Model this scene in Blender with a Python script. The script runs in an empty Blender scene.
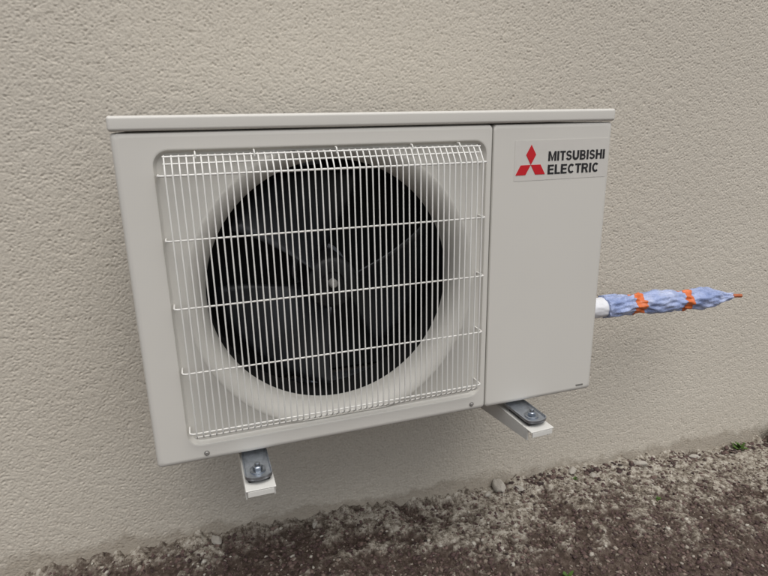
import bpy, bmesh, math, random
import numpy as np
from mathutils import Vector, Matrix
random.seed(7); rng=np.random.default_rng(11)
scene=bpy.context.scene
scene.view_settings.view_transform='Standard'
scene.view_settings.look='None'
scene.view_settings.exposure=0

# ------------------------------------------------------------------ materials
def newmat(name):
    m=bpy.data.materials.new(name); m.use_nodes=True
    nt=m.node_tree; b=nt.nodes['Principled BSDF']
    return m,nt,b
def N(nt,t,**kw):
    n=nt.nodes.new(t)
    for k,v in kw.items(): setattr(n,k,v)
    return n
def noise_node(nt,scale,detail=4,rough=.55,vec=None):
    n=N(nt,'ShaderNodeTexNoise'); n.inputs['Scale'].default_value=scale
    n.inputs['Detail'].default_value=detail; n.inputs['Roughness'].default_value=rough
    if vec is None:
        tc=N(nt,'ShaderNodeTexCoord'); vec=tc.outputs['Object']
    nt.links.new(vec,n.inputs['Vector']); return n
def ramp(nt,fac,stops):
    r=N(nt,'ShaderNodeValToRGB'); nt.links.new(fac,r.inputs['Fac'])
    el=r.color_ramp.elements
    while len(el)<len(stops): el.new(.5)
    for e,(p,c) in zip(el,stops):
        e.position=p; e.color=(c[0],c[1],c[2],1)
    return r
def mixc(nt,fac,a,b,mode='MIX'):
    m=N(nt,'ShaderNodeMix',data_type='RGBA',blend_type=mode)
    for s,v in ((0,fac),(6,a),(7,b)):
        if hasattr(v,'node'): nt.links.new(v,m.inputs[s])
        else: m.inputs[s].default_value=v if s==0 else (v[0],v[1],v[2],1)
    return m.outputs[2]
def bump(nt,b,h,strength,dist):
    n=N(nt,'ShaderNodeBump'); n.inputs['Strength'].default_value=strength
    n.inputs['Distance'].default_value=dist
    nt.links.new(h,n.inputs['Height']); nt.links.new(n.outputs[0],b.inputs['Normal']); return n
def simple(name,col,rough=.5,metal=0,var=.08,scale=40,bs=0,bscale=300,spec=.5):
    m,nt,b=newmat(name)
    n=noise_node(nt,scale)
    lo=[c*(1-var) for c in col]; hi=[min(1,c*(1+var)) for c in col]
    r=ramp(nt,n.outputs['Fac'],[(.3,lo),(.7,hi)])
    nt.links.new(r.outputs[0],b.inputs['Base Color'])
    b.inputs['Roughness'].default_value=rough; b.inputs['Metallic'].default_value=metal
    b.inputs['Specular IOR Level'].default_value=spec
    if bs:
        n2=noise_node(nt,bscale,2); bump(nt,b,n2.outputs['Fac'],bs,.001)
    return m
M_case=simple('painted_casing',(.615,.597,.55),.42,0,.02,3,.08,900,.45)
M_recess=simple('painted_fan_panel',(.575,.56,.515),.46,0,.02,3,.08,900,.4)
M_wire=simple('coated_wire',(.74,.73,.69),.38,0,.03,20)
M_screw=simple('painted_screw',(.33,.32,.30),.4,.4,.1,100)
M_dark=simple('dark_interior',(.006,.006,.006),.8,0,.2,20,spec=.2)
M_blade=simple('fan_plastic',(.020,.022,.025),.36,0,.15,12,spec=.4)
M_hub=simple('fan_hub_plastic',(.010,.010,.011),.5,0,.1,30,spec=.3)
M_capm=simple('hub_nut',(.36,.35,.33),.35,.3,.1,100)
M_galv=simple('galvanised_steel',(.42,.45,.49),.32,.9,.2,90,.15,400)
M_bolt=simple('zinc_bolt',(.35,.38,.42),.3,1,.15,200)
M_rubber=simple('rubber_pad',(.02,.02,.02),.7)
M_brk=simple('bracket_paint',(.63,.62,.58),.45,0,.05,25,.1,500)
M_red=simple('logo_red',(.55,.012,.02),.4,0,.03)
M_black=simple('logo_black',(.02,.02,.022),.4,0,.05)
M_stick=simple('sticker_film',(.60,.58,.538),.34,0,.02)
M_seam=simple('seam_shadow_fill',(.16,.155,.14),.7)  # dark colour stands in for shade in the panel gap and slot
M_orange=simple('orange_tape',(.66,.16,.045),.35,0,.15,60,.3,150)
M_copper=simple('copper',(.60,.19,.09),.35,.6,.2,80)
M_whitefoam=simple('white_foam',(.7,.71,.74),.6,0,.06,60,.3,200)

# plastic film
m,nt,b=newmat('blue_plastic_film'); M_film=m
n=noise_node(nt,22,4,.5); r=ramp(nt,n.outputs['Fac'],[(.3,(.22,.29,.52)),(.5,(.34,.41,.64)),(.75,(.55,.60,.77))])
nt.links.new(r.outputs[0],b.inputs['Base Color']); b.inputs['Roughness'].default_value=.22
n2=noise_node(nt,45,5,.65); bump(nt,b,n2.outputs['Fac'],.8,.010)

# coil fins
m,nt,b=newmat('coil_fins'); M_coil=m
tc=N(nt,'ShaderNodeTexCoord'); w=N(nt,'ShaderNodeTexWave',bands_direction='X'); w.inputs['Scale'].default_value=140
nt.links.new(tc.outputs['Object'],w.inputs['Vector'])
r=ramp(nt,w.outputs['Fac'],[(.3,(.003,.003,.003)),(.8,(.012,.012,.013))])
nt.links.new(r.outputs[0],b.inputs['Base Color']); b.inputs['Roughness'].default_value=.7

# wall
m,nt,b=newmat('rough_render'); M_wall=m
geo=N(nt,'ShaderNodeNewGeometry')
n=noise_node(nt,1.1,5,.6,geo.outputs['Position'])
r=ramp(nt,n.outputs['Fac'],[(.25,(.555,.512,.437)),(.75,(.595,.552,.475))])
n3=noise_node(nt,200,4,.65,geo.outputs['Position'])
r3=ramp(nt,n3.outputs['Fac'],[(.32,(.88,.88,.88)),(.7,(1.04,1.04,1.04))])
c=mixc(nt,1.0,r.outputs[0],r3.outputs[0],'MULTIPLY')
# soil staining and rain splash close to the ground
sep=N(nt,'ShaderNodeSeparateXYZ'); nt.links.new(geo.outputs['Position'],sep.inputs[0])
n4=noise_node(nt,14,6,.7,geo.outputs['Position'])
ma=N(nt,'ShaderNodeMath',operation='MULTIPLY_ADD'); nt.links.new(n4.outputs['Fac'],ma.inputs[0]); ma.inputs[1].default_value=-.12
nt.links.new(sep.outputs['Z'],ma.inputs[2])
mx=N(nt,'ShaderNodeMath',operation='MULTIPLY_ADD'); nt.links.new(sep.outputs['X'],mx.inputs[0]); mx.inputs[1].default_value=.055
nt.links.new(ma.outputs[0],mx.inputs[2])
r4=ramp(nt,mx.outputs[0],[(.0,(.55,.55,.55)),(.02,(0,0,0))])
r5=ramp(nt,mx.outputs[0],[(.0,(.30,.30,.30)),(.16,(0,0,0))])
n6=noise_node(nt,75,3,.6,geo.outputs['Position']); r6=ramp(nt,n6.outputs['Fac'],[(.5,(.25,.25,.25)),(.68,(1,1,1))])
sp_=mixc(nt,1.0,r5.outputs[0],r6.outputs[0],'MULTIPLY')
c=mixc(nt,sp_,c,(.24,.19,.14))
c=mixc(nt,r4.outputs[0],c,(.27,.23,.18))
nt.links.new(c,b.inputs['Base Color']); b.inputs['Roughness'].default_value=.9; b.inputs['Specular IOR Level'].default_value=.2
n5=noise_node(nt,330,4,.6,geo.outputs['Position']); bump(nt,b,n5.outputs['Fac'],.5,.0016)

# ground
def attr(nt,name):
    a=N(nt,'ShaderNodeAttribute'); a.attribute_name=name; return a
m,nt,b=newmat('soil_and_mortar_crust'); M_ground=m
n=noise_node(nt,60,6,.75)
r=ramp(nt,n.outputs['Fac'],[(.3,(.028,.020,.016)),(.5,(.080,.058,.046)),(.62,(.13,.10,.082)),(.75,(.23,.195,.155))])
nw=noise_node(nt,60,8,.8)
rw=ramp(nt,nw.outputs['Fac'],[(.37,(.06,.047,.037)),(.46,(.20,.17,.135)),(.54,(.40,.365,.305)),(.67,(.60,.57,.505))])
a=attr(nt,'crust')
c=mixc(nt,a.outputs['Fac'],r.outputs[0],rw.outputs[0])
nt.links.new(c,b.inputs['Base Color']); b.inputs['Roughness'].default_value=.95; b.inputs['Specular IOR Level'].default_value=.15
n5=noise_node(nt,240,5,.7); bump(nt,b,n5.outputs['Fac'],.9,.0035)
m,nt,b=newmat('gravel_chips'); M_chip=m
a=attr(nt,'tone')
r=ramp(nt,a.outputs['Fac'],[(0,(.030,.018,.016)),(.35,(.090,.054,.049)),(.62,(.16,.11,.092)),(.8,(.25,.205,.165)),(1,(.46,.43,.37))])
n=noise_node(nt,300,3); r2=ramp(nt,n.outputs['Fac'],[(.3,(.7,.7,.7)),(.7,(1.15,1.15,1.15))])
c=mixc(nt,1.0,r.outputs[0],r2.outputs[0],'MULTIPLY'); nt.links.new(c,b.inputs['Base Color']); b.inputs['Roughness'].default_value=.9
M_stone=simple('pale_stone',(.42,.39,.34),.9,0,.3,40,.8,120)
M_leaf=simple('leaf',(.07,.13,.025),.5,0,.35,60)

# ------------------------------------------------------------------ helpers
def empty(name,loc=(0,0,0)):
    e=bpy.data.objects.new(name,None); e.location=loc; scene.collection.objects.link(e); return e
def wn(o):
    md=o.modifiers.new('weighted_normal','WEIGHTED_NORMAL'); md.keep_sharp=True; md.weight=100
def obj(name,verts,faces,mat,parent=None,smooth=False,auto=None):
    me=bpy.data.meshes.new(name); me.from_pydata([tuple(v) for v in verts],[],faces); me.update()
    o=bpy.data.objects.new(name,me); scene.collection.objects.link(o)
    if mat: me.materials.append(mat)
    if parent: o.parent=parent
    bm=bmesh.new(); bm.from_mesh(me); bmesh.ops.recalc_face_normals(bm,faces=bm.faces[:]); bm.to_mesh(me); bm.free()
    if smooth or auto is not None:
        me.polygons.foreach_set('use_smooth',[True]*len(me.polygons))
    if auto is not None: me.set_sharp_from_angle(angle=math.radians(auto))
    return o
def box(name,x0,x1,y0,y1,z0,z1,mat,parent=None,bev=0,seg=3):
    bm=bmesh.new(); bmesh.ops.create_cube(bm,size=1)
    for v in bm.verts:
        v.co=Vector(((x0+x1)/2+v.co.x*(x1-x0),(y0+y1)/2+v.co.y*(y1-y0),(z0+z1)/2+v.co.z*(z1-z0)))
    if bev: bmesh.ops.bevel(bm,geom=bm.edges[:],offset=bev,segments=seg,affect='EDGES',profile=.5)
    me=bpy.data.meshes.new(name); bm.to_mesh(me); bm.free(); me.materials.append(mat)
    o=bpy.data.objects.new(name,me); scene.collection.objects.link(o)
    if parent: o.parent=parent
    if bev:
        me.polygons.foreach_set('use_smooth',[True]*len(me.polygons)); me.set_sharp_from_angle(angle=math.radians(50)); wn(o)
    return o
class MB:
    def __init__(s): s.v=[];s.f=[]
    def tube(s,path,r,n=8,cap=True):
        P=[Vector(p) for p in path]; base=len(s.v); k=len(P)
        rs=r if isinstance(r,(list,tuple)) else [r]*k
        up=None
        for i,p in enumerate(P):
            t=(P[min(i+1,k-1)]-P[max(i-1,0)]).normalized()
            if up is None:
                a=Vector((0,0,1)) if abs(t.z)<.8 else Vector((1,0,0)); up=(a-t*a.dot(t)).normalized()
            else: up=(up-t*up.dot(t)).normalized()
            q=t.cross(up)
            for j in range(n):
                an=2*math.pi*j/n; s.v.append(p+(up*math.cos(an)+q*math.sin(an))*rs[i])
        for i in range(k-1):
            for j in range(n):
                a=base+i*n+j;b2=base+i*n+(j+1)%n; s.f.append((a,b2,b2+n,a+n))
        if cap:
            s.f.append(tuple(base+j for j in range(n))[::-1]); s.f.append(tuple(base+(k-1)*n+j for j in range(n)))
    def loops(s,loops,closed=True,cap0=False,cap1=False):
        base=len(s.v); n=len(loops[0])
        for L in loops: s.v.extend(L)
        for i in range(len(loops)-1):
            for j in range(n):
                a=base+i*n+j;b2=base+i*n+(j+1)%n; s.f.append((a,b2,b2+n,a+n))
        if cap0: s.f.append(tuple(base+j for j in range(n)))
        if cap1: s.f.append(tuple(base+(len(loops)-1)*n+j for j in range(n)))
def fft_noise(nx,ny,sp,wl,bw,seed,aniso=1.):
    r=np.random.default_rng(seed); g=r.standard_normal((ny,nx)); F=np.fft.rfft2(g)
    fy=np.fft.fftfreq(ny,sp)[:,None]; fx=np.fft.rfftfreq(nx,sp)[None,:]
    fr=np.sqrt(fx**2+(fy*aniso)**2)+1e-9
    H=np.exp(-(np.log(fr*wl))**2/(2*bw**2))/fr**.5
    o=np.fft.irfft2(F*H,s=(ny,nx)); return o/o.std()
def bil(T,u,v):  # periodic bilinear lookup
    ny,nx=T.shape; u=u%nx; v=v%ny; i=np.floor(u).astype(int); j=np.floor(v).astype(int); a=u-i; b_=v-j
    i%=nx;j%=ny;i1=(i+1)%nx;j1=(j+1)%ny
    return (T[j,i]*(1-a)+T[j,i1]*a)*(1-b_)+(T[j1,i]*(1-a)+T[j1,i1]*a)*b_
def gridmesh(name,X,Yc,Z,mat):
    ny,nx=X.shape; co=np.stack([X,Yc,Z],-1).reshape(-1,3).astype(np.float32)
    idx=np.arange(nx*ny).reshape(ny,nx)
    q=np.stack([idx[:-1,:-1],idx[:-1,1:],idx[1:,1:],idx[1:,:-1]],-1).reshape(-1,4)
    me=bpy.data.meshes.new(name); me.vertices.add(len(co)); me.vertices.foreach_set('co',co.ravel())
    me.loops.add(q.size); me.loops.foreach_set('vertex_index',q.ravel().astype(np.int32))
    me.polygons.add(len(q)); me.polygons.foreach_set('loop_start',np.arange(0,q.size,4,dtype=np.int32))
    me.update(calc_edges=True); me.polygons.foreach_set('use_smooth',np.ones(len(q),bool)); me.materials.append(mat)
    return me
WALL=.385
# ------------------------------------------------------------------ wall (sprayed granular render)
nx,ny,sp=1440,780,.0017
h1=fft_noise(nx,ny,sp,.0092,.5,1); h2=fft_noise(nx,ny,sp,.030,.5,2); h3=fft_noise(nx,ny,sp,.5,.6,3); h4=fft_noise(nx,ny,sp,.0055,.35,6)
# grains: maximum of two band-limited fields gives separate blobs with narrow irregular pits between them
h5=fft_noise(nx,ny,sp,.0078,.42,8)
q=np.maximum(h1,h5*.9)+.22*h2
H=np.tanh(q*.8)*.00050-np.clip(-q-.1,0,2)*.00085+h4*.00017+h2*.00008+h3*.0003
Hp=np.pad(H,((0,1),(0,1)),mode='wrap')
xx=np.arange(nx+1)*sp; zz=np.arange(ny+1)*sp
Xg,Zg=np.meshgrid(xx,zz)
wm=gridmesh('render_tile',Xg,-Hp,Zg,M_wall)
wall=empty('house_wall',(0,WALL,0))
for i in range(-3,4):
    for j in range(0,2):
        o=bpy.data.objects.new('render_panel',wm); scene.collection.objects.link(o); o.parent=wall
        o.location=(-.62+i*nx*sp,0,-.20+j*ny*sp)
box('wall_core',-.62-3*nx*sp,-.62+4*nx*sp,.012,.25,-.20,2*ny*sp-.20,M_wall,wall)

# ------------------------------------------------------------------ ground
lx=np.array([-3,-.6,-.31,-.23,.03,.35,.65,.82,1.035,1.25,1.65,1.87,3])
lz=np.array([.06,.05,.041,.048,.035,.024,-.008,-.011,-.006,-.034,-.069,-.068,-.08])-.004
G1=fft_noise(512,512,.008,.10,.5,21); G2=fft_noise(512,512,.008,.03,.4,22); G3=fft_noise(1024,1024,.004,.012,.35,23); G4=fft_noise(512,512,.008,.35,.5,24)
def crust_at(x,y):
    d=WALL-y
    w=np.interp(x,[-1,-.1,.3,.45,.6,.8,1.,1.4,2.2,3],[.03,.05,.05,.12,.20,.21,.20,.26,.26,.2])
    n_=bil(G1,x/.008,y/.008)*.9+bil(G4,x/.008,y/.008)*.7+bil(G2,x/.008,y/.008)*.8+bil(G3,x/.004,y/.004)*.55
    s=np.maximum((w-d)/.07+n_-.15, .9-(d/.04)**2+n_*.6)
    c=1/(1+np.exp(-2.4*(s-.35))); return c
def ground_z(x,y):
    d=np.clip(WALL-y,0,None)
    z=np.interp(x,lx,lz)*np.exp(-d/1.2)
    f=np.clip(1.5-np.abs(x-1)/4,0,1)*np.clip(1.5-d/2,0,1)
    c=crust_at(x,y)
    z=z+f*(bil(G4,x/.008,y/.008)*.004+bil(G1,x/.008,y/.008)*.0022+bil(G2,x/.008,y/.008)*.0009+bil(G3,x/.004,y/.004)*.0009+c*.002)
    z=z+.008*np.exp(-d/.02)*(1+.9*bil(G1,x/.008,0*y)+.5*bil(G2,x/.008,0*y))
    return z
xs=np.concatenate([-.8-np.geomspace(.02,60,40)[::-1],np.arange(-.8,2.5,.0040),2.5+np.geomspace(.02,60,40)])
ys=np.concatenate([-.7-np.geomspace(.02,60,40)[::-1],np.arange(-.7,.40,.0040)])
GX,GY=np.meshgrid(xs,ys); GZ=ground_z(GX,GY)
gm=gridmesh('ground',GX,GY,GZ,M_ground)
at=gm.attributes.new('crust','FLOAT','POINT'); at.data.foreach_set('value',crust_at(GX,GY).ravel().astype(np.float32))
o=bpy.data.objects.new('ground',gm); scene.collection.objects.link(o)

# gravel chips
bm=bmesh.new(); bmesh.ops.create_icosphere(bm,subdivisions=1,radius=1); iv=np.array([v.co[:] for v in bm.verts]); iff=np.array([[v.index for v in f.verts] for f in bm.faces]); bm.free()
def chips(name,n,xr,yr,smin,smax,seed,keep,mat,light=.035,flat=(.3,.7),tb=2.6):
    r=np.random.default_rng(seed); x=r.uniform(*xr,n); y=r.uniform(*yr,n); c=crust_at(x,y)
    k=r.random(n)<keep(c); x,y,c=x[k],y[k],c[k]; n=len(x)
    s=smin+(smax-smin)*r.random(n)**3
    z=ground_z(x,y)+s*.1
    V=iv[None]*(1+r.uniform(-.3,.3,(n,12,1)))*np.stack([np.ones(n),r.uniform(.5,.95,n),r.uniform(*flat,n)],-1)[:,None]
    a=r.uniform(0,2*np.pi,n); b_=r.normal(0,.45,n)
    ca,sa,cb,sb=np.cos(a),np.sin(a),np.cos(b_),np.sin(b_)
    vx,vy,vz=V[...,0],V[...,1],V[...,2]
    vy,vz=vy*cb[:,None]-vz*sb[:,None],vy*sb[:,None]+vz*cb[:,None]
    vx,vy=vx*ca[:,None]-vy*sa[:,None],vx*sa[:,None]+vy*ca[:,None]
    V=np.stack([vx,vy,vz],-1)*s[:,None,None]+np.stack([x,y,z],-1)[:,None]
    F=(iff[None]+12*np.arange(n)[:,None,None]).reshape(-1,3)
    me=bpy.data.meshes.new(name); me.vertices.add(n*12); me.vertices.foreach_set('co',V.reshape(-1).astype(np.float32))
    me.loops.add(F.size); me.loops.foreach_set('vertex_index',F.ravel().astype(np.int32))
    me.polygons.add(len(F)); me.polygons.foreach_set('loop_start',np.arange(0,F.size,3,dtype=np.int32)); me.update(calc_edges=True)
    t=np.clip(r.beta(2,tb,n)+np.where(r.random(n)<light+.35*c,.35,0),0,1)
    at=me.attributes.new('tone','FLOAT','POINT'); at.data.foreach_set('value',np.repeat(t,12).astype(np.float32))
    me.materials.append(mat)
    o=bpy.data.objects.new(name,me); scene.collection.objects.link(o); return o
chips('gravel',56000,(-.8,2.4),(-.6,.37),.0016,.0075,5,lambda c:1-.66*c,M_chip,.05)
chips('leaf_litter',420,(.85,2.3),(.335,.378),.004,.013,6,lambda c:1+0*c,M_chip,0,(.12,.3),4.5)

# stones / mortar lumps at the foot of the wall
def rock(name,x,y,s,sc,seed,mat=M_stone):
    r=np.random.default_rng(seed); bm=bmesh.new(); bmesh.ops.create_icosphere(bm,subdivisions=3,radius=1)
    dirs=r.standard_normal((14,3)); dirs/=np.linalg.norm(dirs,axis=1)[:,None]; off=r.uniform(.62,.95,14)
    for v in bm.verts:
        p=np.array(v.co[:]); m_=np.min(np.where(dirs@p>.05,off/np.maximum(dirs@p,.05),9)); k=min(1,m_)
        v.co=Vector(p*k*(1+.03*r.standard_normal()))
    me=bpy.data.meshes.new(name); bm.to_mesh(me); bm.free(); me.materials.append(mat)
    o=bpy.data.objects.new(name,me); scene.collection.objects.link(o)
    z=float(ground_z(np.array([x]),np.array([y]))[0])
    o.location=(x,y,z+s*sc[2]*.3); o.scale=(s*sc[0],s*sc[1],s*sc[2]); o.rotation_euler=(0,0,r.uniform(0,3)); return o
rock('stone',.82,.36,.024,(1.3,.7,.8),3)
for k,(x,s) in enumerate([(.065,.014),(.78,.010),(.87,.012),(1.06,.014),(1.30,.016),(1.12,.012),(1.52,.013),(.30,.009)]):
    rock('stone',x,.362-.01*(k%3),s,(1.4,.8,.6),10+k)

# weeds
def weed(name,x,y,s,n,seed):
    r=random.Random(seed); mb=MB(); z=float(ground_z(np.array([x]),np.array([y]))[0])
    for i in range(n):
        a=r.uniform(0,6.28); l=s*r.uniform(.5,1.2); w=l*r.uniform(.15,.25); tilt=r.uniform(.4,1.3)
        d=Vector((math.cos(a)*math.sin(tilt),math.sin(a)*math.sin(tilt),math.cos(tilt))); q=Vector((-math.sin(a),math.cos(a),0))
        st=Vector((x,y,z))+Vector((r.uniform(-.3,.3)*s,r.uniform(-.3,.1)*s,0)); b0=len(mb.v)
        for t,ww in ((0,.15),(.35,.9),(.7,.8),(1,.02)):
            c=st+d*l*t+Vector((0,0,-.25*l*t*t)); mb.v+= [c-q*w*ww,c+Vector((0,0,-.12*w)),c+q*w*ww]
        for k in range(3):
            for j in range(2):
                p=b0+k*3+j; mb.f.append((p,p+1,p+4,p+3))
    return obj(name,mb.v,mb.f,M_leaf,smooth=True)
weed('weed_plant',1.86,.34,.060,34,1); weed('weed_plant',1.70,.355,.028,16,2); weed('weed_plant',.80,.03,.024,14,3)
weed('weed_plant',1.04,.33,.016,9,4); weed('weed_plant',1.22,.20,.012,10,5)

# ------------------------------------------------------------------ outdoor unit
U=empty('air_conditioner_outdoor_unit')
def rr(x0,x1,z0,z1,r,y,nc=6,ns=24):
    pts=[]
    cs=[(x1-r,z1-r,0),(x0+r,z1-r,90),(x0+r,z0+r,180),(x1-r,z0+r,270)]
    for k,(cx,cz,a0) in enumerate(cs):
        for i in range(nc+1):
            a=math.radians(a0+90*i/nc); pts.append(Vector((cx+r*math.cos(a),y,cz+r*math.sin(a))))
        nxc=cs[(k+1)%4]; a=math.radians(nxc[2]); e=Vector((nxc[0]+r*math.cos(a),y,nxc[1]+r*math.sin(a))); s=pts[-1]
        for i in range(1,ns): pts.append(s.lerp(e,i/ns))
    return pts
CX,CZ=.305,.7205
def circ(L,R,y): 
    out=[]
    for p in L:
        d=Vector((p.x-CX,0,p.z-CZ)).normalized()*R; out.append(Vector((CX+d.x,y,CZ+d.z)))
    return out
Z0,Z1=.467,.9725; XS=.5665
mb=MB()
LO=[rr(.0,XS,Z0,Z1,.006,.285),rr(.0,XS,Z0,Z1,.006,.010),rr(.0,XS,Z0,Z1,.006,.008),rr(.0012,XS-.0004,Z0+.001,Z1-.001,.006,.0035),rr(.0038,XS-.001,Z0+.0034,Z1-.002,.006,.0010),rr(.008,XS-.002,Z0+.008,Z1-.006,.006,0),rr(.0095,XS-.003,Z0+.0095,Z1-.0075,.006,0)]
i0=rr(.048,.5575,.495,.949,.022,0)
LO+=[rr(.0465,.559,.4935,.9505,.023,0),i0,rr(.0492,.5563,.4962,.9478,.021,.0006),rr(.0515,.554,.4985,.9455,.020,.0072),rr(.053,.5525,.500,.944,.019,.0085)]
mb.loops(LO)
obj('fan_side_casing',mb.v,mb.f,M_case,U,auto=35)
mb=MB(); fl=rr(.053,.5525,.500,.944,.019,.0085)
# the wide bell mouth is flattened a little where it meets the recess edge at top and bottom
def circ2(L,R,y):
    out=[]
    for p,q_ in zip(circ(L,R,y),L):
        lim=(Vector((q_.x,0,q_.z))-Vector((CX,0,CZ))).length*.992
        d=Vector((p.x-CX,0,p.z-CZ)); 
        if d.length>lim: d=d.normalized()*lim
        out.append(Vector((CX+d.x,y,CZ+d.z)))
    return out
B=[fl]
for R,y in [(.2375,.0085),(.2362,.0075),(.2345,.0068)]: B.append(circ2(fl,R,y))
B=B[:1]+[[Vector((p.x,y,p.z)) for p in L_] for L_,y in zip(B[1:],(.0084,.0075,.0068))]
for k in range(1,15):
    a=math.radians(90*k/14); R=.2345-.0295*math.sin(a)
    B.append(circ2(fl,min(R,.2345),.0068+.038*(1-math.cos(a))))
B.append(circ(fl,.205,.058))
for i in range(1,len(B)):
    for j,p in enumerate(B[i]):
        if i>1:
            dp=(Vector((p.x,0,p.z))-Vector((CX,0,CZ))); pv=B[i-1][j]; dv=(Vector((pv.x,0,pv.z))-Vector((CX,0,CZ)))
            if i<=3 and dp.length>dv.length-.0002:
                d=dp.normalized()*(dv.length-.0004); B[i][j]=Vector((CX+d.x,p.y,CZ+d.z))
mb.loops(B); obj('bell_mouth_panel',mb.v,mb.f,M_recess,U,auto=60)
mb=MB(); mb.loops([circ(fl,.2048,.058),circ(fl,.2048,.115)]); obj('bell_mouth_sleeve',mb.v,mb.f,M_dark,U,smooth=True)
# right service panel
mb=MB(); a0,a1=XS+.0011,.8
mb.loops([rr(a0,a1,Z0,Z1,.006,.285),rr(a0,a1,Z0,Z1,.006,.010),rr(a0,a1,Z0,Z1,.006,.008),rr(a0+.0004,a1-.0012,Z0+.001,Z1-.001,.006,.0035),rr(a0+.001,a1-.0038,Z0+.0034,Z1-.002,.006,.0010),rr(a0+.002,a1-.008,Z0+.008,Z1-.006,.006,0),rr(a0+.0035,a1-.0095,Z0+.0095,Z1-.0075,.006,0)],cap0=True,cap1=True)
obj('service_panel',mb.v,mb.f,M_case,U,auto=35)
box('seam',XS-.0005,XS+.0016,.003,.28,Z0+.004,Z1-.004,M_seam,U)  # added dark strip that paints the shade between the two panels
# lid
box('top_lid',-.0012,.8012,-.0035,.288,Z1+.0012,Z1+.0215,M_case,U,.0045,4)
# interior
box('compartment_back',.004,.562,.262,.283,Z0+.004,Z1-.004,M_dark,U)
box('heat_exchanger',.02,.545,.235,.258,Z0+.02,Z1-.01,M_coil,U)
box('compartment_ceiling',.004,.562,.09,.26,Z1-.012,Z1-.004,M_dark,U)
box('compartment_side',.004,.010,.05,.26,Z0+.01,Z1-.013,M_dark,U)
box('compartment_partition',.556,.562,.05,.26,Z0+.01,Z1-.013,M_dark,U)
box('base_pan',.012,.555,.05,.232,Z0+.003,Z0+.012,M_galv,U,.002)
# fan
FY=.085
mb=MB()
for k in range(3):
    base=len(mb.v); a0=math.radians(222+120*k); nr,na=12,20
    for i in range(nr):
        t=i/(nr-1); R=.042+.148*t
        lead=math.radians(40+6*t*t); trail=math.radians(-22-16*t+ -6*math.sin(t*3.1))
        for j in range(na):
            s=j/(na-1); a=a0+trail+(lead-trail)*s
            y=FY+.055-.085*s+.02*math.sin(s*3.14)*(.4+t)+.012*t
            mb.v.append(Vector((CX+R*math.cos(a),y,CZ+R*math.sin(a))))
    for i in range(nr-1):
        for j in range(na-1):
            p=base+i*na+j; mb.f.append((p,p+1,p+1+na,p+na))
o=obj('fan_blades',mb.v,mb.f,M_blade,U,smooth=True); md=o.modifiers.new('s','SOLIDIFY'); md.thickness=.0025
mb=MB(); 
def cyl(mb,cx,cz,prof,n=40):
    mb.loops([[Vector((cx+r*math.cos(2*math.pi*j/n),y,cz+r*math.sin(2*math.pi*j/n))) for j in range(n)] for r,y in prof],cap0=True,cap1=True)
cyl(mb,CX,CZ,[(.044,.16),(.044,.066),(.042,.062),(.036,.059),(.020,.059),(.018,.062)])
obj('fan_hub',mb.v,mb.f,M_hub,U,auto=40)
mb=MB(); cyl(mb,CX,CZ,[(.0075,.062),(.0075,.052),(.005,.049)]); obj('hub_nut',mb.v,mb.f,M_capm,U,auto=40)
mb=MB(); cyl(mb,CX,CZ,[(.05,.225),(.05,.165)]); obj('fan_motor',mb.v,mb.f,M_galv,U,auto=40)
box('motor_support',.285,.325,.21,.228,Z0+.012,Z1-.013,M_galv,U,.002)

# grille
GX0,GX1=.060,.543; GT,GB=.917,.522; GY_=-.0215
mb=MB(); nw=50
for i in range(nw):
    x=GX0+.004+(GX1-GX0-.008)*i/(nw-1); j=rng.normal(0,.0004)
    mb.tube([(x,.004,.9405),(x,.000,.9405),(x,-.006,.9375),(x,GY_+.004,GT+.006),(x,GY_+.0008,GT+.0015),(x,GY_,GT-.004),(x+j,GY_-.0005,.72),(x,GY_,GB+.006),(x,GY_+.0012,GB+.001),(x,GY_+.006,GB-.004),(x,-.003,.5105),(x,.004,.5095)],.0012,7)
obj('grille_uprights',mb.v,mb.f,M_wire,U,auto=60)
mb=MB(); yb=GY_+.0026
def hz(z,y,x0=GX0-.006,x1=GX1+.005,r=.0014,back=True):
    if back: P=[(x0,.006,z),(x0,y+.006,z),(x0+.0012,y+.002,z),(x0+.005,y,z),(x1-.005,y,z),(x1-.0012,y+.002,z),(x1,y+.006,z),(x1,.008,z)]
    else: P=[(x0,y,z),(x1,y,z)]
    mb.tube(P,r,8)
for z in (.826,.727,.6265): hz(z,yb)
hz(GT-.002,yb,r=.0016); hz(GB+.005,yb,r=.0014)
hz(.9395,-.0045,GX0+.002,GX1-.001,.0014,False); hz(.930,-.0095,GX0+.002,GX1-.001,.0013,False)
hz(.5125,-.004,GX0+.002,GX1-.001,.0014,False)
for x in (.105,.185,.305,.425,.505):   # fixing hooks
    mb.tube([(x,.008,.9455),(x,-.004,.9450),(x,-.0075,.941),(x,-.006,.9365)],.0012,8)
obj('grille_crossbars',mb.v,mb.f,M_wire,U,auto=60)
# screws
def screw(x,z,y0=0,r=.0042):
    mb=MB(); cyl(mb,x,z,[(r*1.5,y0+.001),(r*1.5,y0-.0006),(r,y0-.0008),(r,y0-.0022),(r*.75,y0-.003),(r*.25,y0-.003),(r*.25,y0-.0018)],20)
    obj('screw',mb.v,mb.f,M_screw,U,auto=40)
for x,z in ((.075,.4805),(.540,.4805)): screw(x,z,0,.0030)
screw(.5475,.9425,.0080,.0026)
box('drain_slot',.765,.781,-.0012,.004,.4785,.4815,M_seam,U,.0008,2)
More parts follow.
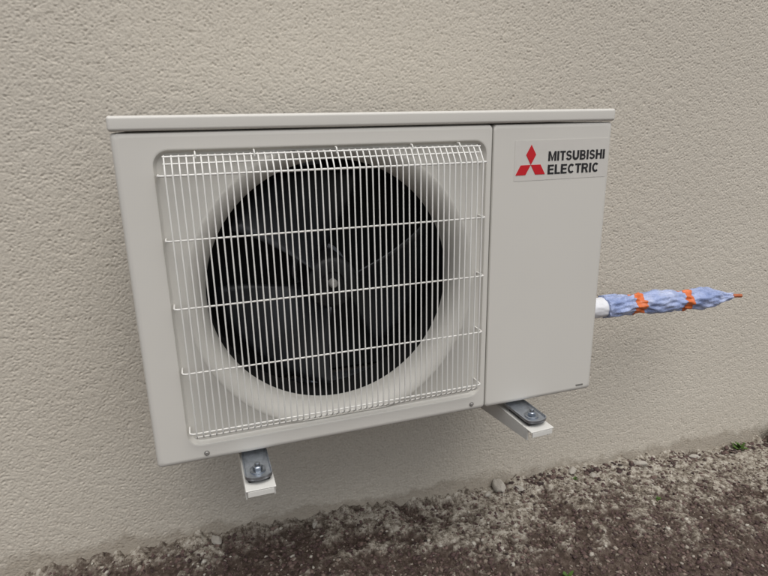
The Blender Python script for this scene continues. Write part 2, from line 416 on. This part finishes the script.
# logo
box('logo_sticker',.608,.7925,-.0004,.003,.8795,.9455,M_stick,U)
mb=MB(); s=.0190; c0=Vector((.639,0,.9055))
for k in range(3):
    a=2*math.pi*k/3
    pts=[(0,0),(s/2,s*.866),(0,s*1.732),(-s/2,s*.866)]
    for yy in (-.0009,-.0003):
        for px,pz in pts: mb.v.append(c0+Vector((px*math.cos(a)-pz*math.sin(a),yy,px*math.sin(a)+pz*math.cos(a))))
    b0=k*8; mb.f+=[(b0,b0+1,b0+2,b0+3),(b0+4,b0+5,b0+6,b0+7)]+[(b0+i,b0+(i+1)%4,b0+4+(i+1)%4,b0+4+i) for i in range(4)]
obj('logo_diamonds',mb.v,mb.f,M_red,U)
# sans-serif bold lettering cut as flat polygons (cap height 1)
S_=.25
def stroke(pts,w=S_):
    """thick polyline -> one strip of quads with mitred joints"""
    P=[]
    for p in pts:
        v=Vector((p[0],p[1],0))
        if not P or (v-P[-1]).length>1e-4: P.append(v)
    n=len(P); L=[];R=[]
    for i in range(n):
        d0=(P[i]-P[i-1]).normalized() if i>0 else None; d1=(P[i+1]-P[i]).normalized() if i<n-1 else None
        if d0 is None: d0=d1
        if d1 is None: d1=d0
        t=(d0+d1).normalized(); nn=Vector((-t.y,t.x,0)); k=w/2/max(.5,nn.dot(Vector((-d0.y,d0.x,0))))
        L.append(P[i]+nn*k); R.append(P[i]-nn*k)
    return [(L[i],L[i+1],R[i+1],R[i]) for i in range(n-1)]
def poly(*p): return [tuple(Vector((a,b,0)) for a,b in p)]
def arc(cx,cy,rx,ry,a0,a1,n=14): return [(cx+rx*math.cos(math.radians(a0+(a1-a0)*i/n)),cy+ry*math.sin(math.radians(a0+(a1-a0)*i/n))) for i in range(n+1)]
h=S_/2
def V(x): return [poly((x,0),(x+S_,0),(x+S_,1),(x,1))]
def Hb(x0,x1,y,w=.19): return [poly((x0,y-w/2),(x1,y-w/2),(x1,y+w/2),(x0,y+w/2))]
T={}
T['I']=(S_,V(0))
T['L']=(.64,V(0)+Hb(S_,.64,.095))
T['T']=(.70,V(.225)+Hb(0,.70,.905)) 
T['E']=(.70,V(0)+Hb(S_,.70,.905)+Hb(S_,.66,.51)+Hb(S_,.70,.095))
T['H']=(.82,V(0)+V(.57)+Hb(S_,.57,.52))
T['M']=(1.0,V(0)+V(.75)+[poly((S_,1),(S_,.70),(.45,0),(.50,0),(.50,.36)),poly((.50,.36),(.50,0),(.55,0),(.75,.70),(.75,1))])
T['U']=(.82,[stroke([(h,1),(h,.40)]+arc(.41,.40,.285,.285,180,360)+[(.695,.40),(.695,1)])])
T['C']=(.80,[stroke(arc(.41,.5,.29,.40,42,318,24),.21)])
T['S']=(.73,[stroke(arc(.365,.71,.24,.195,12,245,16)+arc(.365,.295,.26,.20,68,-168,16),.195)])
T['R']=(.80,V(0)+[stroke([(S_,.905),(.48,.905)]+arc(.48,.70,.18,.205,90,-90,12)[1:-1]+[(.48,.495),(S_,.495)],.19),poly((.40,.43),(.60,.43),(.80,0),(.53,0))])
T['B']=(.78,V(0)+[stroke([(S_,.91),(.44,.91)]+arc(.44,.725,.18,.185,90,-90,12)[1:-1]+[(.44,.54),(S_,.54)],.175),stroke([(S_,.47),(.46,.47)]+arc(.46,.28,.20,.19,90,-90,12)[1:-1]+[(.46,.09),(S_,.09)],.175)])
def text(s,x0,x1,z0,z1):
    mb=MB(); cx=0; quads=[]
    for ch in s:
        wd,parts=T[ch]
        for kk,pt in enumerate(parts):
            for q_ in pt: quads.append([Vector((p.x+cx,p.y,kk)) for p in q_])
        cx+=wd+(.06 if ch in 'CLT' else .10)
    tot=cx-.10
    for q_ in quads:
        b0=len(mb.v)
        for p in q_: mb.v.append(Vector((x0+p.x/tot*(x1-x0),-.0008-.00003*p.z,z0+p.y*(z1-z0))))
        mb.f.append(tuple(range(b0,b0+len(q_))))
    obj('lettering',mb.v,mb.f,M_black,U)
text('MITSUBISHI',.6725,.7865,.9105,.9266)
text('ELECTRIC',.6725,.7755,.8883,.9044)

# ------------------------------------------------------------------ brackets
def bracket(x0,x1,rot):
    cx=(x0+x1)/2; w=(x1-x0)/2; E=empty('wall_bracket',(cx,.385,.447))
    yl=-.46; t=.0025
    mb=MB()
    for (a,b_,z0a,z0b) in ((-w,-w+t,-.022,-.06),(w-t,w,-.022,-.06)):
        b0=len(mb.v)
        mb.v+=[Vector(p) for p in ((a,yl+.012,0-t),(b_,yl+.012,-t),(b_,yl+.012,z0a),(a,yl+.012,z0a),(a,-.004,-t),(b_,-.004,-t),(b_,-.004,z0b),(a,-.004,z0b))]
        mb.f+=[tuple(b0+i for i in f) for f in ((0,1,2,3),(4,5,6,7),(0,1,5,4),(1,2,6,5),(2,3,7,6),(3,0,4,7))]
    obj('arm_flanges',mb.v,mb.f,M_brk,E)
    o=box('arm_top',-w,w,yl,-.004,-t,0,M_brk,E,.0008,2)
    o=box('arm_nose',-w+.003,w-.003,yl,yl+.0025,-.012,-t-.0002,M_brk,E,.0006,2)
    box('wall_rail',-.02,.02,-.018,-.006,-.03,.4,M_brk,E,.001,2)
    fy=-.425
    box('rubber_pad',-.017,.017,fy-.016,fy+.05,.0002,.008,M_rubber,E,.002,2)
    mb=MB(); n=24; out=[];inn=[]
    for j in range(n):
        a=2*math.pi*j/n; c,s_=math.cos(a),math.sin(a)
        out.append((.021*max(-1,min(1,c*1.25)), fy+(-.002)+.024*s_ if s_<0 else fy+.07*min(1,s_*1.4)))
        inn.append((.0065*c, fy+.013*s_))
    Lp=[[Vector((p[0],p[1],z)) for p in q] for q,z in ((inn,.0082),(out,.0082),(out,.0098),(out,.0105),(inn,.0105))]
    rim=[Vector((p[0]*.86,fy+(p[1]-fy)*.88,.0105)) for p in out]
    Lp=[Lp[0],Lp[1],[Vector((p[0],p[1],.0135)) for p in out],[Vector((p[0]*.94,fy+(p[1]-fy)*.94,.0138)) for p in out],rim,Lp[4],Lp[0]]
    mb.loops(Lp); obj('unit_foot',mb.v,mb.f,M_galv,E,auto=40)
    mb=MB()
    def vc(prof,n=24): mb.loops([[Vector((r*math.cos(2*math.pi*j/n),fy+r*math.sin(2*math.pi*j/n),z)) for j in range(n)] for r,z in prof],cap0=True,cap1=True)
    vc([(.0125,.0106),(.0125,.0122),(.0118,.0126),(.008,.0126)]); vc([(.0078,.0127),(.0078,.0182),(.0065,.0192)],6); vc([(.0042,.019),(.0042,.0235),(.0035,.0245)])
    obj('bolt',mb.v,mb.f,M_bolt,E,auto=40)
    E.rotation_euler=(0,0,math.radians(rot))
bracket(.125,.171,0); bracket(.600,.648,2.5)

# ------------------------------------------------------------------ refrigerant pipe bundle
Pp=empty('refrigerant_pipe'); PY=.20
def pc(x): return np.interp(x,[.8,.97,1.07,1.22,1.35,1.41],[.556,.553,.551,.543,.536,.533])
bw=np.array([.795,.90,.97,1.02,1.05,1.073,1.095,1.13,1.17,1.20,1.219,1.24,1.27,1.31,1.34,1.36,1.38])
br=np.array([.027,.027,.028,.0275,.023,.0205,.024,.0295,.028,.0235,.0215,.024,.0285,.025,.015,.0095,.006])
def film(x0,x1,mat,name,add=0,wr=1.0,seed=0):
    mb=MB(); n=72; xs_=np.linspace(x0,x1,max(6,int((x1-x0)/.002))); Ls=[]
    for x in xs_:
        R=np.interp(x,bw,br)+add; L_=[]
        pinch=min(abs(x-1.073),abs(x-1.219)); am=wr*(.0011+.0016*math.exp(-pinch/.03))
        for j in range(n):
            a=2*math.pi*j/n
            d=am*(math.sin(5*a+x*40+seed)+.8*math.sin(9*a-x*85+1.3)+.7*math.sin(3*a+x*120)+.5*math.sin(14*a+x*60)+.9*abs(math.sin(7*a-x*33+2*math.sin(x*55))))
            L_.append(Vector((x+.3*d,PY+(R*1.0+d)*math.cos(a),float(pc(x))+(R*.92+d)*math.sin(a))))
        Ls.append(L_)
    mb.loops(Ls,cap0=True,cap1=True); obj(name,mb.v,mb.f,mat,Pp,smooth=True)
film(.980,1.378,M_film,'plastic_film')
film(.801,.979,M_whitefoam,'insulation_foam',-.003,.3)
film(1.060,1.087,M_orange,'orange_tape',.0012,.9); film(1.208,1.231,M_orange,'orange_tape',.0012,.9)
mb=MB(); mb.tube([(1.36,PY,.5365),(1.385,PY-.002,.535),(1.405,PY-.004,.5335)],[.0048,.0048,.005],14); mb.tube([(1.36,PY+.01,.534),(1.385,PY+.009,.5315),(1.398,PY+.008,.530)],[.0035,.0035,.0038],14)
obj('copper_tips',mb.v,mb.f,M_copper,Pp,auto=50)

# ------------------------------------------------------------------ light, world
sd=Vector((.05,-.8,1.6)).normalized()   # direction towards the sun
S=bpy.data.lights.new('sun','SUN'); S.energy=1.5; S.angle=math.radians(50); S.color=(1,.98,.95)
so=bpy.data.objects.new('sun',S); scene.collection.objects.link(so); so.rotation_euler=sd.to_track_quat('Z','Y').to_euler()
w=bpy.data.worlds.new('World'); scene.world=w; w.use_nodes=True; nt=w.node_tree
sky=N(nt,'ShaderNodeTexSky',sky_type='NISHITA'); sky.sun_disc=False
sky.sun_elevation=math.asin(sd.z); sky.sun_rotation=math.atan2(sd.x,sd.y); sky.dust_density=4; sky.ozone_density=1
hs=N(nt,'ShaderNodeHueSaturation'); hs.inputs['Saturation'].default_value=.35
nt.links.new(sky.outputs[0],hs.inputs['Color'])
bg=nt.nodes['Background']; nt.links.new(hs.outputs[0],bg.inputs['Color']); bg.inputs['Strength'].default_value=.13

# ------------------------------------------------------------------ camera
cam=bpy.data.cameras.new('camera'); co=bpy.data.objects.new('camera',cam); scene.collection.objects.link(co); scene.camera=co
cam.sensor_width=36; cam.lens=577/768*36; cam.clip_start=.02; cam.clip_end=500
xa=Vector((.947,-.3190,-.0190)).normalized(); fw=Vector((.3015,.9117,-.277)); fw=(fw-xa*fw.dot(xa)).normalized(); up=xa.cross(fw)
Mx=Matrix((xa,up,-fw)).transposed().to_4x4(); Mx.translation=(.0926,-.857,.98); co.matrix_world=Mx
